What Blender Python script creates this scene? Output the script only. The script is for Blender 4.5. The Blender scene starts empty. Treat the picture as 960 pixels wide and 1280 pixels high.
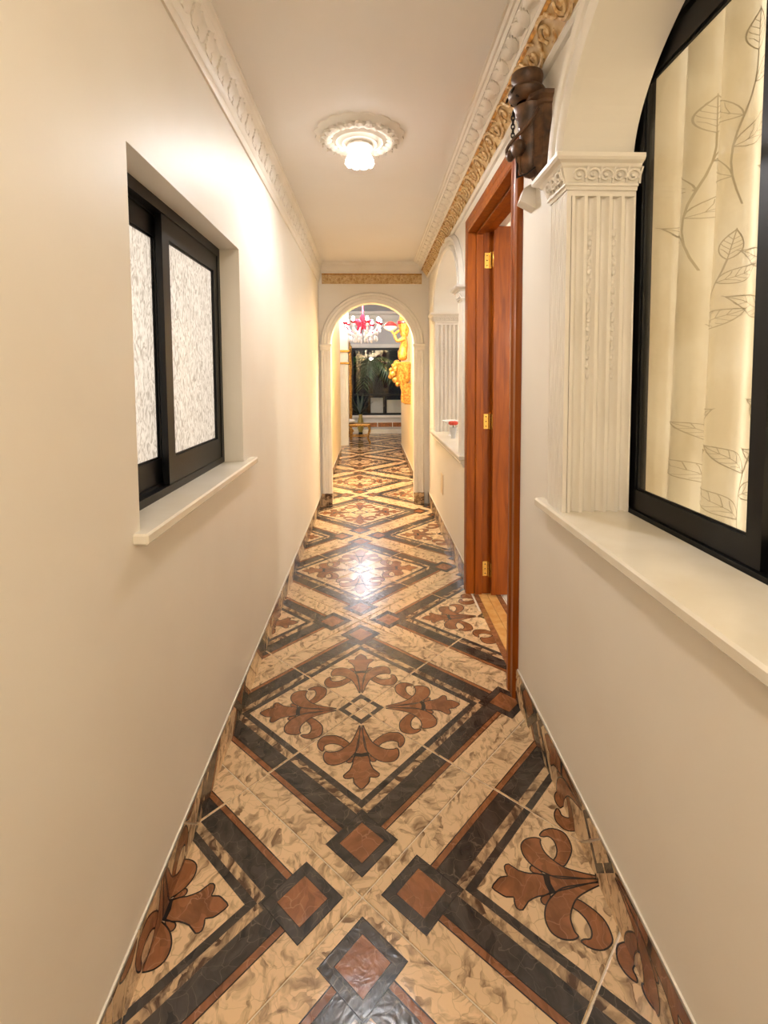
import bpy, bmesh, math, random
from mathutils import Vector, Matrix
from mathutils.geometry import tessellate_polygon
random.seed(7)
PI = math.pi
S = bpy.context.scene
C = S.collection

# ------------------------------------------------------------------ camera
F, PX, PY, CAMH = 632.24, 488.36, 510.52, 1.4
YAW, PITCH, ROLL = -0.038, -0.06255, -0.00507
def cam_ray(u, w):
    r = -ROLL
    u, w = math.cos(r)*u - math.sin(r)*w, math.sin(r)*u + math.cos(r)*w
    cp, sp, cy, sy = math.cos(PITCH), math.sin(PITCH), math.cos(YAW), math.sin(YAW)
    x, y, z = u, cp + sp*w, sp - cp*w
    return Vector((cy*x - sy*y, sy*x + cy*y, z))
r0 = cam_ray(0, 0); rx = cam_ray(1, 0) - r0; ry = cam_ray(0, -1) - r0
cd = bpy.data.cameras.new('camera'); cam = bpy.data.objects.new('camera', cd); C.objects.link(cam)
M = Matrix.Identity(4)
for i in range(3):
    M[i][0], M[i][1], M[i][2] = rx[i], ry[i], -r0[i]
M[2][3] = CAMH
cam.matrix_world = M
cd.sensor_fit = 'VERTICAL'; cd.sensor_height = 36; cd.lens = F/1280*36
cd.shift_x = (480-PX)/1280; cd.shift_y = (PY-640)/1280
cd.clip_start = 0.02; cd.clip_end = 100
S.camera = cam

# ------------------------------------------------------------------ world, exposure, lamps of the adjoining rooms, added corridor fill
W = bpy.data.worlds.new('night'); S.world = W; W.use_nodes = True
W.node_tree.nodes['Background'].inputs[0].default_value = (0.006, 0.010, 0.016, 1)
W.node_tree.nodes['Background'].inputs[1].default_value = 0.25
S.view_settings.view_transform = 'Standard'; S.view_settings.look = 'None'
S.view_settings.gamma = 1.0; S.view_settings.use_curve_mapping = False
S.view_settings.exposure = 1.1
BULB = 420.0          # emission of the corridor lamp's globe
def lamp(name, loc, power, col, r=0.08):
    d = bpy.data.lights.new(name, 'POINT'); d.energy = power; d.color = col; d.shadow_soft_size = r
    o = bpy.data.objects.new(name, d); C.objects.link(o); o.location = loc
    return o
lamp('lamp_hall', (0.0, 5.86, 2.50), 70, (1.0, 0.87, 0.66))
lamp('lamp_far_room', (-0.16, 10.10, 2.76), 26, (0.92, 0.95, 1.0), 0.15)
lamp('lamp_far_room_left', (-2.2, 11.0, 2.3), 26, (1.0, 0.95, 0.88), 0.15)
lamp('lamp_curtain_room', (2.0, -0.3, 1.9), 56, (1.0, 0.97, 0.92), 0.2)
lamp('lamp_side_room', (2.3, 4.3, 2.2), 26, (0.97, 0.98, 1.0), 0.15)
lamp('fill_behind_camera', (0.0, -0.6, 2.35), 17, (1.0, 0.89, 0.74), 0.1)  # unseen fill lamp, added to brighten the near walls and ceiling
lamp('lamp_left_room', (-1.7, 1.7, 1.6), 15, (1.0, 0.97, 0.93), 0.2)

# ------------------------------------------------------------------ dimensions
XL, XR, HC, YF, YB = -0.56, 0.625, 2.61, 5.5, -2.0
WT = 0.205            # right wall thickness
LT = 0.14             # left wall thickness

# ------------------------------------------------------------------ materials
def lin(c):
    return tuple((v/255/12.92 if v/255 <= .04045 else ((v/255+.055)/1.055)**2.4) for v in c) + (1,)
def mat(name, col, rough=.5, metal=0, col2=None, scale=8, bump=0, bscale=None, spec=.5, detail=4, lo=.35, hi=.65, dist=0, stretch=None, emit=0, coat=0):
    m = bpy.data.materials.new(name); m.use_nodes = True
    nt = m.node_tree; b = nt.nodes['Principled BSDF']
    b.inputs['Base Color'].default_value = lin(col); b.inputs['Roughness'].default_value = rough
    b.inputs['Metallic'].default_value = metal; b.inputs['Specular IOR Level'].default_value = spec
    if coat: b.inputs['Coat Weight'].default_value = coat; b.inputs['Coat Roughness'].default_value = .08
    tc = nt.nodes.new('ShaderNodeTexCoord'); vec = tc.outputs['Object']
    if stretch:
        mp = nt.nodes.new('ShaderNodeMapping'); mp.inputs['Scale'].default_value = stretch
        nt.links.new(vec, mp.inputs[0]); vec = mp.outputs[0]
    def noise(sc, dt=detail):
        n = nt.nodes.new('ShaderNodeTexNoise'); n.inputs['Scale'].default_value = sc
        n.inputs['Detail'].default_value = dt; n.inputs['Distortion'].default_value = dist
        nt.links.new(vec, n.inputs['Vector']); return n
    if col2:
        n = noise(scale); r = nt.nodes.new('ShaderNodeValToRGB')
        r.color_ramp.elements[0].position = lo; r.color_ramp.elements[1].position = hi
        r.color_ramp.elements[0].color = lin(col2); r.color_ramp.elements[1].color = lin(col)
        nt.links.new(n.outputs[0], r.inputs[0]); nt.links.new(r.outputs[0], b.inputs['Base Color'])
    if bump:
        n = noise(bscale or scale*3, 3); bp = nt.nodes.new('ShaderNodeBump')
        bp.inputs['Strength'].default_value = bump; bp.inputs['Distance'].default_value = .004
        nt.links.new(n.outputs[0], bp.inputs['Height']); nt.links.new(bp.outputs[0], b.inputs['Normal'])
    if emit:
        b.inputs['Emission Color'].default_value = lin(col); b.inputs['Emission Strength'].default_value = emit
    return m
MT = {}
MT['wall'] = mat('cream_plaster', (239, 232, 219), .5, col2=(236, 228, 214), scale=2.5, bump=.05, bscale=60)
MT['ceiling'] = mat('ceiling_plaster', (243, 238, 231), .6, col2=(241, 235, 227), scale=2)
MT['hallwall'] = mat('hall_yellow_plaster', (240, 222, 186), .5)
MT['white'] = mat('white_plaster_trim', (240, 233, 221), .42, col2=(234, 226, 212), scale=5, bump=.03, bscale=90)
MT['sill'] = mat('cream_marble_sill', (236, 228, 212), .22, col2=(228, 218, 198), scale=6)
MT['gold'] = mat('gold_paint', (205, 150, 62), .38, .55, col2=(150, 98, 30), scale=40)
MT['friezeback'] = mat('frieze_ground', (224, 196, 144), .5, col2=(202, 164, 106), scale=30)
MT['friezecream'] = mat('frieze_scroll_cream_gold', (230, 204, 156), .42, .1, col2=(186, 136, 70), scale=55)
MT['polishedgold'] = mat('carved_gilding', (216, 166, 88), .36, .45, col2=(150, 98, 36), scale=34, bump=.5, bscale=55)
MT['farwall'] = mat('far_room_wall', (206, 203, 200), .6)
MT['black'] = mat('black_aluminium', (8, 8, 9), .4, spec=.3)
MT['darkiron'] = mat('dark_bronze_wood', (112, 78, 50), .42, .1, col2=(60, 41, 28), scale=22, bump=.2, bscale=60)
MT['iron'] = mat('blackened_iron', (30, 26, 24), .4, .6)
MT['wood'] = mat('varnished_orange_wood', (158, 80, 6), .42, col2=(120, 54, 2), spec=.25, scale=5, stretch=(6, 6, .5), detail=6, dist=1.2, lo=.3, hi=.7, coat=.05)
MT['brass'] = mat('brass', (214, 168, 84), .25, .9)
def stone(name, base, patch, vein, pscale, lo, hi, vscale, vw, vmix, bump=.2, rough=.2):
    """polished printed stone: base colour, broken darker flakes, thin veins, hammered relief"""
    m = bpy.data.materials.new(name); m.use_nodes = True; nt = m.node_tree; N = nt.nodes; L = nt.links
    b = N['Principled BSDF']; b.inputs['Roughness'].default_value = rough
    tc = N.new('ShaderNodeTexCoord')
    oi = N.new('ShaderNodeObjectInfo'); off = N.new('ShaderNodeVectorMath'); off.operation = 'ADD'
    sc = N.new('ShaderNodeVectorMath'); sc.operation = 'SCALE'; sc.inputs['Scale'].default_value = 37
    L.new(oi.outputs['Random'], sc.inputs[0]); L.new(tc.outputs['Object'], off.inputs[0]); L.new(sc.outputs[0], off.inputs[1])
    n1 = N.new('ShaderNodeTexNoise'); n1.inputs['Scale'].default_value = 9; n1.inputs['Detail'].default_value = 3
    L.new(off.outputs[0], n1.inputs['Vector'])
    wv = N.new('ShaderNodeVectorMath'); wv.operation = 'MULTIPLY_ADD'; wv.inputs[1].default_value = (.13, .13, 0)
    L.new(n1.outputs['Color'], wv.inputs[0]); L.new(off.outputs[0], wv.inputs[2])
    mp = N.new('ShaderNodeMapping'); mp.inputs['Rotation'].default_value = (0, 0, .6); mp.inputs['Scale'].default_value = (1, 2.1, 1); L.new(wv.outputs[0], mp.inputs[0])
    v1 = N.new('ShaderNodeTexVoronoi'); v1.inputs['Scale'].default_value = pscale; L.new(mp.outputs[0], v1.inputs['Vector'])
    n2 = N.new('ShaderNodeTexNoise'); n2.inputs['Scale'].default_value = pscale*.9; n2.inputs['Detail'].default_value = 6; L.new(mp.outputs[0], n2.inputs['Vector'])
    sep = N.new('ShaderNodeSeparateColor'); L.new(v1.outputs['Color'], sep.inputs[0])
    mx = N.new('ShaderNodeMath'); mx.operation = 'MULTIPLY_ADD'; mx.inputs[1].default_value = .30; L.new(sep.outputs[0], mx.inputs[0]); L.new(n2.outputs[0], mx.inputs[2])
    r1 = N.new('ShaderNodeValToRGB'); r1.color_ramp.elements[0].position = lo; r1.color_ramp.elements[1].position = hi
    r1.color_ramp.elements[0].color = lin(patch); r1.color_ramp.elements[1].color = lin(base); L.new(mx.outputs[0], r1.inputs[0])
    v2 = N.new('ShaderNodeTexVoronoi'); v2.feature = 'DISTANCE_TO_EDGE'; v2.inputs['Scale'].default_value = vscale; L.new(wv.outputs[0], v2.inputs['Vector'])
    r2 = N.new('ShaderNodeMapRange'); r2.inputs['From Min'].default_value = 0; r2.inputs['From Max'].default_value = vw; r2.inputs['To Min'].default_value = vmix; r2.inputs['To Max'].default_value = 0
    L.new(v2.outputs['Distance'], r2.inputs['Value'])
    nm = N.new('ShaderNodeTexNoise'); nm.inputs['Scale'].default_value = 12; L.new(off.outputs[0], nm.inputs['Vector'])
    mm = N.new('ShaderNodeMath'); mm.operation = 'MULTIPLY'; L.new(r2.outputs[0], mm.inputs[0]); L.new(nm.outputs[0], mm.inputs[1])
    cm = N.new('ShaderNodeMix'); cm.data_type = 'RGBA'; cm.inputs[7].default_value = lin(vein); L.new(mm.outputs[0], cm.inputs[0]); L.new(r1.outputs[0], cm.inputs[6])
    hs = N.new('ShaderNodeHueSaturation'); vr = N.new('ShaderNodeMapRange'); vr.inputs['To Min'].default_value = .92; vr.inputs['To Max'].default_value = 1.06; L.new(oi.outputs['Random'], vr.inputs['Value']); L.new(vr.outputs[0], hs.inputs['Value']); L.new(cm.outputs[2], hs.inputs['Color']); L.new(hs.outputs[0], b.inputs['Base Color'])
    bp = N.new('ShaderNodeBump'); bp.inputs['Strength'].default_value = bump; bp.inputs['Distance'].default_value = .004
    n3 = N.new('ShaderNodeTexNoise'); n3.inputs['Scale'].default_value = 26; n3.inputs['Detail'].default_value = 2; n3.inputs['Distortion'].default_value = 1.5; L.new(off.outputs[0], n3.inputs['Vector'])
    L.new(n3.outputs[0], bp.inputs['Height']); L.new(bp.outputs[0], b.inputs['Normal'])
    return m
MT['trav'] = stone('travertine_tile', (228, 196, 154), (126, 98, 70), (118, 88, 62), 27, .36, .66, 22, .03, .7)
MT['travdark'] = stone('travertine_mottled_tile', (206, 174, 134), (84, 62, 46), (90, 66, 46), 24, .50, .80, 22, .04, .6)
MT['dark'] = stone('dark_emperador_tile', (76, 68, 60), (40, 35, 31), (146, 128, 110), 18, .4, .85, 22, .018, .7, .26, .22)
MT['terra'] = stone('terracotta_tile', (156, 102, 64), (118, 74, 44), (198, 150, 112), 18, .4, .85, 17, .022, .8, .28, .22)
MT['line'] = mat('inlay_outline', (34, 24, 18), .25)
MT['grout'] = mat('grout', (236, 222, 200), .8)
MT['yellowtile'] = mat('yellow_travertine', (226, 176, 108), .25, col2=(208, 150, 82), scale=14, dist=1)
MT['palefloor'] = mat('pale_floor_tile', (232, 222, 208), .25)
MT['roomwall'] = mat('room_wall', (236, 228, 214), .7)
MT['silver'] = mat('silver_ceiling', (176, 178, 186), .35, .2, col2=(160, 163, 172), scale=3)
MT['redglass'] = mat('red_glass', (196, 40, 56), .15)
MT['whiteglass'] = mat('milk_glass', (248, 244, 244), .12)
MT['leaf'] = mat('palm_leaf', (66, 104, 50), .45, col2=(40, 70, 32), scale=10)
MT['stem'] = mat('palm_trunk', (84, 66, 44), .8)
MT['darkleaf'] = mat('dark_leaf', (34, 46, 26), .4)
MT['yellowglaze'] = mat('yellow_glaze', (158, 138, 70), .3)
MT['cushion'] = mat('white_cushion', (238, 232, 222), .8, bump=.1, bscale=60)
MT['soil'] = mat('night_ground', (30, 32, 26), .9)
MT['orange'] = mat('orange_border_tile', (190, 116, 56), .3, col2=(96, 52, 26), scale=25, dist=1.5)
MT['redflower'] = mat('red_petal', (206, 66, 48), .5)
MT['switch'] = mat('ivory_plastic', (228, 208, 176), .4)
MT['panel'] = mat('pale_grey_matte', (200, 198, 196), .6)
MT['globe'] = mat('lamp_globe', (252, 252, 255), .3, emit=BULB)
MT['candle'] = mat('chandelier_bulb', (235, 240, 255), .3, emit=22)
MT['ink'] = mat('leaf_print_ink', (194, 180, 152), .9)

def sheet(name, col, col2, scale, stretch, trans=.7, dist=0, lo=.4, hi=.6, gloss=0, bump=0):
    m = bpy.data.materials.new(name); m.use_nodes = True; nt = m.node_tree; N = nt.nodes
    N.remove(N['Principled BSDF']); out = N['Material Output']
    tc = N.new('ShaderNodeTexCoord'); mp = N.new('ShaderNodeMapping'); mp.inputs['Scale'].default_value = stretch
    nz = N.new('ShaderNodeTexNoise'); nz.inputs['Scale'].default_value = scale; nz.inputs['Detail'].default_value = 5; nz.inputs['Distortion'].default_value = dist
    rp = N.new('ShaderNodeValToRGB'); rp.color_ramp.elements[0].position = lo; rp.color_ramp.elements[1].position = hi
    rp.color_ramp.elements[0].color = lin(col2); rp.color_ramp.elements[1].color = lin(col)
    df = N.new('ShaderNodeBsdfDiffuse'); tr = N.new('ShaderNodeBsdfTranslucent'); mx = N.new('ShaderNodeMixShader'); mx.inputs[0].default_value = trans
    L = nt.links
    L.new(tc.outputs['Object'], mp.inputs[0]); L.new(mp.outputs[0], nz.inputs['Vector']); L.new(nz.outputs[0], rp.inputs[0])
    L.new(rp.outputs[0], df.inputs[0]); L.new(rp.outputs[0], tr.inputs[0]); L.new(df.outputs[0], mx.inputs[1]); L.new(tr.outputs[0], mx.inputs[2])
    last = mx.outputs[0]
    if gloss:
        gl = N.new('ShaderNodeBsdfGlossy'); gl.inputs['Roughness'].default_value = .15; m2 = N.new('ShaderNodeMixShader'); m2.inputs[0].default_value = gloss
        L.new(last, m2.inputs[1]); L.new(gl.outputs[0], m2.inputs[2]); last = m2.outputs[0]
        if bump:
            bp = N.new('ShaderNodeBump'); bp.inputs['Strength'].default_value = bump; L.new(nz.outputs[0], bp.inputs['Height'])
            L.new(bp.outputs[0], gl.inputs['Normal']); L.new(bp.outputs[0], tr.inputs['Normal'])
    L.new(last, out.inputs['Surface']); return m
MT['curtain'] = sheet('sheer_cream_curtain', (242, 234, 216), (228, 216, 190), 6, (1, 1.5, .6), .66)
MT['frost'] = sheet('pebbled_glass', (246, 243, 240), (190, 184, 178), 38, (1, 1.25, .55), .8, dist=2.6, lo=.36, hi=.56, gloss=.1, bump=.4)
MT['petalglass'] = sheet('frosted_petal_glass', (254, 252, 250), (246, 242, 236), 20, (1, 1, 1), .9)
def glass(name, tint, g=.08):
    m = bpy.data.materials.new(name); m.use_nodes = True; nt = m.node_tree; N = nt.nodes; N.remove(N['Principled BSDF'])
    t = N.new('ShaderNodeBsdfTransparent'); t.inputs[0].default_value = tint; gl = N.new('ShaderNodeBsdfGlossy'); gl.inputs['Roughness'].default_value = .02
    mx = N.new('ShaderNodeMixShader'); lw = N.new('ShaderNodeMath'); lw.operation = 'MULTIPLY_ADD'; lf = N.new('ShaderNodeLayerWeight'); lf.inputs[0].default_value = .5; pw = N.new('ShaderNodeMath'); pw.operation = 'POWER'; pw.inputs[1].default_value = 5; nt.links.new(lf.outputs['Facing'], pw.inputs[0]); nt.links.new(pw.outputs[0], lw.inputs[0]); lw.inputs[1].default_value = .9; lw.inputs[2].default_value = .03
    nt.links.new(lw.outputs[0], mx.inputs[0]); nt.links.new(t.outputs[0], mx.inputs[1]); nt.links.new(gl.outputs[0], mx.inputs[2])
    nt.links.new(mx.outputs[0], N['Material Output'].inputs['Surface']); return m
MT['pane'] = glass('window_glass', (.95, .96, .95, 1))

# ------------------------------------------------------------------ helpers
class MB:
    def __init__(s): s.v = []; s.f = []; s.m = []; s.cur = 0
    def add(s, vs, fs):
        o = len(s.v); s.v += [tuple(p) for p in vs]
        for f in fs: s.f.append(tuple(o+i for i in f)); s.m.append(s.cur)
        return s
    def box(s, x0, x1, y0, y1, z0, z1):
        return s.add([(x0,y0,z0),(x1,y0,z0),(x1,y1,z0),(x0,y1,z0),(x0,y0,z1),(x1,y0,z1),(x1,y1,z1),(x0,y1,z1)],
                     [(3,2,1,0),(4,5,6,7),(0,1,5,4),(1,2,6,5),(2,3,7,6),(3,0,4,7)])
    def cbox(s, x0, x1, y0, y1, z0, z1, c=.004):   # box with chamfered edges
        P = []
        for zz, k in ((z0, c), (z0+c, 0), (z1-c, 0), (z1, c)):
            a0, a1, b0, b1 = x0+k, x1-k, y0+k, y1-k
            d = c if k == 0 else 0
            P.append([(a0+d,b0,zz),(a1-d,b0,zz),(a1,b0+d,zz),(a1,b1-d,zz),(a1-d,b1,zz),(a0+d,b1,zz),(a0,b1-d,zz),(a0,b0+d,zz)])
        return s.rings(P)
    def rings(s, R, cap=True, closed=True):
        n = len(R[0]); vs = [p for r in R for p in r]; fs = []
        for i in range(len(R)-1):
            for j in range(n if closed else n-1):
                k = (j+1) % n
                fs.append((i*n+j, i*n+k, (i+1)*n+k, (i+1)*n+j))
        if cap:
            fs.append(tuple(reversed(range(n)))); fs.append(tuple((len(R)-1)*n+j for j in range(n)))
        return s.add(vs, fs)
    def tube(s, pts, rad, n=8, cap=True):
        pts = [Vector(p) for p in pts]; R = []
        up = Vector((0, 0, 1))
        for i, p in enumerate(pts):
            d = (pts[min(i+1, len(pts)-1)] - pts[max(i-1, 0)]).normalized()
            if i == 0: u = d.cross(up if abs(d.z) < .9 else Vector((1, 0, 0))).normalized()
            else: u = (u - d*u.dot(d)).normalized()
            w = d.cross(u); r = rad[i] if isinstance(rad, (list, tuple)) else rad
            R.append([p + (u*math.cos(2*PI*k/n) + w*math.sin(2*PI*k/n))*r for k in range(n)])
        return s.rings(R, cap)
    def lathe(s, prof, n=24, c=(0, 0, 0), mod=None, a0=0, a1=2*PI, cap=False):
        R = []
        full = abs(a1-a0-2*PI) < 1e-6
        for r, z in prof:
            ring = []
            for k in range(n if full else n+1):
                a = a0 + (a1-a0)*k/n; q = r*(mod(a, r) if mod else 1)
                ring.append((c[0]+q*math.cos(a), c[1]+q*math.sin(a), c[2]+z))
            R.append(ring)
        return s.rings(R, cap, full)
    def ball(s, c, rx, ry=None, rz=None, n=10, m=6):
        ry = ry or rx; rz = rz or rx
        R = []
        for i in range(m+1):
            t = -PI/2 + PI*i/m; cr = max(math.cos(t), 1e-3)
            R.append([(c[0]+rx*cr*math.cos(2*PI*k/n), c[1]+ry*cr*math.sin(2*PI*k/n), c[2]+rz*math.sin(t)) for k in range(n)])
        return s.rings(R)
    def mesh(s, name, mats, smooth=False):
        me = bpy.data.meshes.new(name); me.from_pydata(s.v, [], s.f)
        for m in (mats if isinstance(mats, (list, tuple)) else [mats]): me.materials.append(m)
        me.polygons.foreach_set('material_index', s.m)
        if smooth: me.polygons.foreach_set('use_smooth', [True]*len(s.f))
        me.update()
        bm = bmesh.new(); bm.from_mesh(me); bmesh.ops.recalc_face_normals(bm, faces=bm.faces); bm.to_mesh(me); bm.free()
        if smooth: me.set_sharp_from_angle(angle=math.radians(38))
        return me
    def build(s, name, mats, parent=None, smooth=False):
        return put(name, s.mesh(name, mats, smooth), parent)
def put(name, me, parent=None, loc=None, rot=None, scale=None):
    o = bpy.data.objects.new(name, me); C.objects.link(o)
    if loc is not None: o.location = loc
    if rot is not None:
        if isinstance(rot, Matrix): o.rotation_euler = rot.to_euler()
        else: o.rotation_euler = rot
    if scale is not None: o.scale = scale if isinstance(scale, (tuple, list)) else (scale,)*3
    if parent is not None: adopt(o, parent)
    return o
def wm(o):
    b = Matrix.LocRotScale(o.location, o.rotation_euler, o.scale)
    return b if o.parent is None else wm(o.parent) @ o.matrix_parent_inverse @ b
def adopt(o, p):               # keep world placement under the parent
    o.parent = p; o.matrix_parent_inverse = wm(p).inverted()
def tag(o, label=None, cat=None, group=None, kind=None):
    if label: o['label'] = label
    if cat: o['category'] = cat
    if group: o['group'] = group
    if kind: o['kind'] = kind
    return o
def thing(name, label, cat, loc, group=None, kind=None):
    o = bpy.data.objects.new(name, None); C.objects.link(o); o.location = loc; o.empty_display_size = .05
    return tag(o, label, cat, group, kind)
def struct(o): o['kind'] = 'structure'; return o
def catmull(P, n=3, closed=True):
    out = []; N = len(P)
    for i in range(N if closed else N-1):
        p0, p1, p2, p3 = (P[(i-1) % N], P[i], P[(i+1) % N], P[(i+2) % N]) if closed else (P[max(i-1,0)], P[i], P[i+1], P[min(i+2,N-1)])
        for k in range(n):
            t = k/n
            out.append(tuple(.5*((2*b)+(-a+c)*t+(2*a-5*b+4*c-d)*t*t+(-a+3*b-3*c+d)*t**3) for a, b, c, d in zip(p0, p1, p2, p3)))
    if not closed: out.append(tuple(P[-1]))
    return out
def plate(mb, outer, holes, f, t0, t1):
    """polygon with holes in (u,v), extruded between depths t0 and t1; f(u,v,t) -> world"""
    loops = [outer] + holes
    flat = [p for l in loops for p in l]
    tris = tessellate_polygon([[Vector((u, v, 0)) for u, v in l] for l in loops])
    n = len(flat)
    vs = [f(u, v, t0) for u, v in flat] + [f(u, v, t1) for u, v in flat]
    fs = [tuple(t) for t in tris] + [tuple(i+n for i in reversed(t)) for t in tris]
    o = 0
    for l in loops:
        for i in range(len(l)):
            j = (i+1) % len(l); fs.append((o+i, o+j, n+o+j, n+o+i))
        o += len(l)
    mb.add(vs, fs)
def sweep(mb, prof, path, f, cap=True):
    """prof: list of (a,b); path: list of frame params; f(param,a,b)->world"""
    mb.rings([[f(t, a, b) for a, b in prof] for t in path], cap)

# ================================================================== FLOOR
TH, GX, GY, HD = .02385, -.03475, 1.28241, .77775/2
cT, sT = math.cos(TH), math.sin(TH)
floor = struct(MB().box(XL-LT, XR+.02, YB, YF+.2, -.1, -.004).build('floor', MT['grout']))
floor_far = struct(MB().box(-4, 4, YF+.2, 12.95, -.1, -.004).build('floor_far', MT['grout']))
A_side = [(0.018,1.732),(0.053,1.618),(0.104,1.491),(0.167,1.423),(0.238,1.38),(0.313,1.375),(0.344,1.387),(0.361,1.343),(0.351,1.274),(0.311,1.224),(0.249,1.21),(0.188,1.224),(0.13,1.261),(0.08,1.322),(0.036,1.408),(0.022,1.529),(0.014,1.683)]
A_curl = [(0.114,1.47),(0.17,1.541),(0.248,1.596),(0.328,1.606),(0.392,1.587),(0.429,1.514),(0.417,1.44),(0.377,1.392),(0.362,1.415),(0.361,1.459),(0.318,1.486),(0.253,1.482),(0.199,1.455),(0.162,1.423)]
A_stem = [(0,1.735),(-.017,1.607),(-.042,1.454),(-.06,1.33),(.06,1.33),(.042,1.454),(.017,1.607)]
A_band = [(-.072,1.31),(-.062,1.345),(0,1.333),(.062,1.345),(.072,1.31),(0,1.30)]
A_leaf = [(.07,1.306),(.086,1.239),(.119,1.226),(.14,1.248),(.11,1.285)]
hp = [(.062,1.306),(.081,1.217),(.109,1.139),(.162,1.082),(.147,1.045),(.103,1.042),(.074,1.045),(.07,.995),(.04,.953)]
A_low = hp + [(0,.915)] + [(-a, b) for a, b in reversed(hp)]
def mir(P): return [(-a, b) for a, b in reversed(P)]
MATS_TILE = ['trav', 'dark', 'terra', 'line', 'travdark', 'grout']
def tile_mb():
    mb = MB(); dz = .00016
    def P(p, q, l): return ((p-q)*HD, (p+q)*HD, l*dz)
    def quad(p0, p1, q0, q1, l, m):
        mb.cur = m; mb.add([P(p0,q0,l), P(p1,q0,l), P(p1,q1,l), P(p0,q1,l)], [(0,1,2,3)])
    def both(p0, p1, q0, q1, l, m):
        quad(p0, p1, q0, q1, l, m); quad(p1, q1, p0, p1, l, m)
    g = .0045; c = .0035
    mb.cur = 0
    top = [P(g+c,g+c,0),P(1-g-c,g+c,0),P(1-g-c,1-g-c,0),P(g+c,1-g-c,0)]
    rim = [P(g,g,-6),P(1-g,g,-6),P(1-g,1-g,-6),P(g,1-g,-6)]
    bot = [P(g,g,-40),P(1-g,g,-40),P(1-g,1-g,-40),P(g,1-g,-40)]
    mb.rings([bot, rim, top])
    e = 1-g-c
    both(.158, .1945, .158, e, 1, 2); both(.1945, .3125, .1945, e, 2, 1); both(.3125, .36, .3125, e, 2.5, 4); both(.36, .402, .36, e, 3, 1)
    both(.155, .161, .155, e, 3, 3); both(.192, .197, .192, e, 4, 3)
    quad(.0675, .3445, .0675, .3445, 5, 1); quad(.1185, .2935, .1185, .2935, 6, 2)
    quad(.3125, .357, .3125, .357, 4.5, 1)
    for a, b, c_, d_, l in ((.0655, .0695, .3425, .3465, 6), (.117, .120, .292, .295, 7)):
        both(a, b, a, d_, l, 3); quad(c_, d_, b, d_, l, 3); quad(b, c_, c_, d_, l, 3)
    quad(.875, e, .875, e, 1, 1); quad(.912, e, .912, e, 2, 0)
    def shape(A, l, m, sm=3, w=.010):
        pts = catmull(A, sm) if sm > 1 else list(A)
        loc = [Vector((a*HD, b*HD, 0)) for a, b in pts]
        tr = tessellate_polygon([loc]); mb.cur = m
        mb.add([(v.x, v.y, l*dz) for v in loc], [tuple(t) for t in tr])
        n = len(loc); mb.cur = 3; vs = []
        for i in range(n):
            d = (loc[(i+1) % n]-loc[i-1]).normalized(); nn = Vector((-d.y, d.x, 0))*w*HD*.5
            vs += [tuple(loc[i]+nn+Vector((0,0,(l+.6)*dz))), tuple(loc[i]-nn+Vector((0,0,(l+.6)*dz)))]
        mb.add(vs, [(2*i, 2*i+1, (2*i+3) % (2*n), (2*i+2) % (2*n)) for i in range(n)])
    for Q in (A_curl, mir(A_curl)): shape(Q, 1, 2)
    for Q in (A_leaf, mir(A_leaf)): shape(Q, 1.2, 2, 2)
    for Q in (A_side, mir(A_side)): shape(Q, 2.4, 2)
    shape(A_stem, 2.6, 2, 1); shape(A_low, 3, 2, 2); shape(A_band, 4.6, 3, 1)
    return mb
tile_me = tile_mb().mesh('tile', [MT[k] for k in MATS_TILE])
def clip_mesh(src, M4, planes, name):
    """copy of src whose world image under M4 is cut by planes (point, outward normal)"""
    bm = bmesh.new(); bm.from_mesh(src); inv = M4.inverted()
    for co, no in planes:
        lc = inv @ Vector(co); ln = (inv.to_3x3() @ Vector(no)).normalized()
        bmesh.ops.bisect_plane(bm, geom=bm.verts[:]+bm.edges[:]+bm.faces[:], dist=1e-6, plane_co=lc, plane_no=ln, clear_outer=True)
    if not bm.faces: bm.free(); return None
    me = src.copy(); me.name = name; bm.to_mesh(me); bm.free(); return me
def lat(a, b): return Vector((GX + HD*(cT*a - sT*b), GY + HD*(sT*a + cT*b), 0))
def each_tile(amin, amax, bmin, bmax):
    for i in range(amin, amax+1):
        for j in range(bmin, bmax+1):
            if i % 2 or j % 2 or ((i+j)//2) % 2: continue
            for k in range(4): yield i, j, k
for i, j, k in each_tile(-8, 8, -10, 34):
    loc = lat(i, j); rz = TH + k*PI/2
    M4 = Matrix.Translation(loc) @ Matrix.Rotation(rz, 4, 'Z')
    cs = [M4 @ Vector(p) for p in ((0,0,0),(HD,HD,0),(0,2*HD,0),(-HD,HD,0))]
    ctr = M4 @ Vector((0, HD, 0))
    y0, y1 = min(c.y for c in cs), max(c.y for c in cs); x0, x1 = min(c.x for c in cs), max(c.x for c in cs)
    if y1 < -1.2 or y0 > 12.75: continue
    if ctr.y < 9.3: lx, hx = -.565, (.645 if 2.22 < ctr.y < 3.16 else .632 if ctr.y < 5.6 else .575)
    else: lx, hx = -1.5, 1.1
    if x1 < lx+.01 or x0 > hx-.01: continue
    par = floor if ctr.y < 5.6 else floor_far
    pl = []
    if x0 < lx: pl.append(((lx,0,0), (-1,0,0)))
    if x1 > hx: pl.append(((hx,0,0), (1,0,0)))
    if y1 > 12.78: pl.append(((0,12.78,0), (0,1,0)))
    me = clip_mesh(tile_me, M4, pl, 'tile') if pl else tile_me
    if me is None: continue
    put('tile', me, par, loc, (0, 0, rz))

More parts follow.
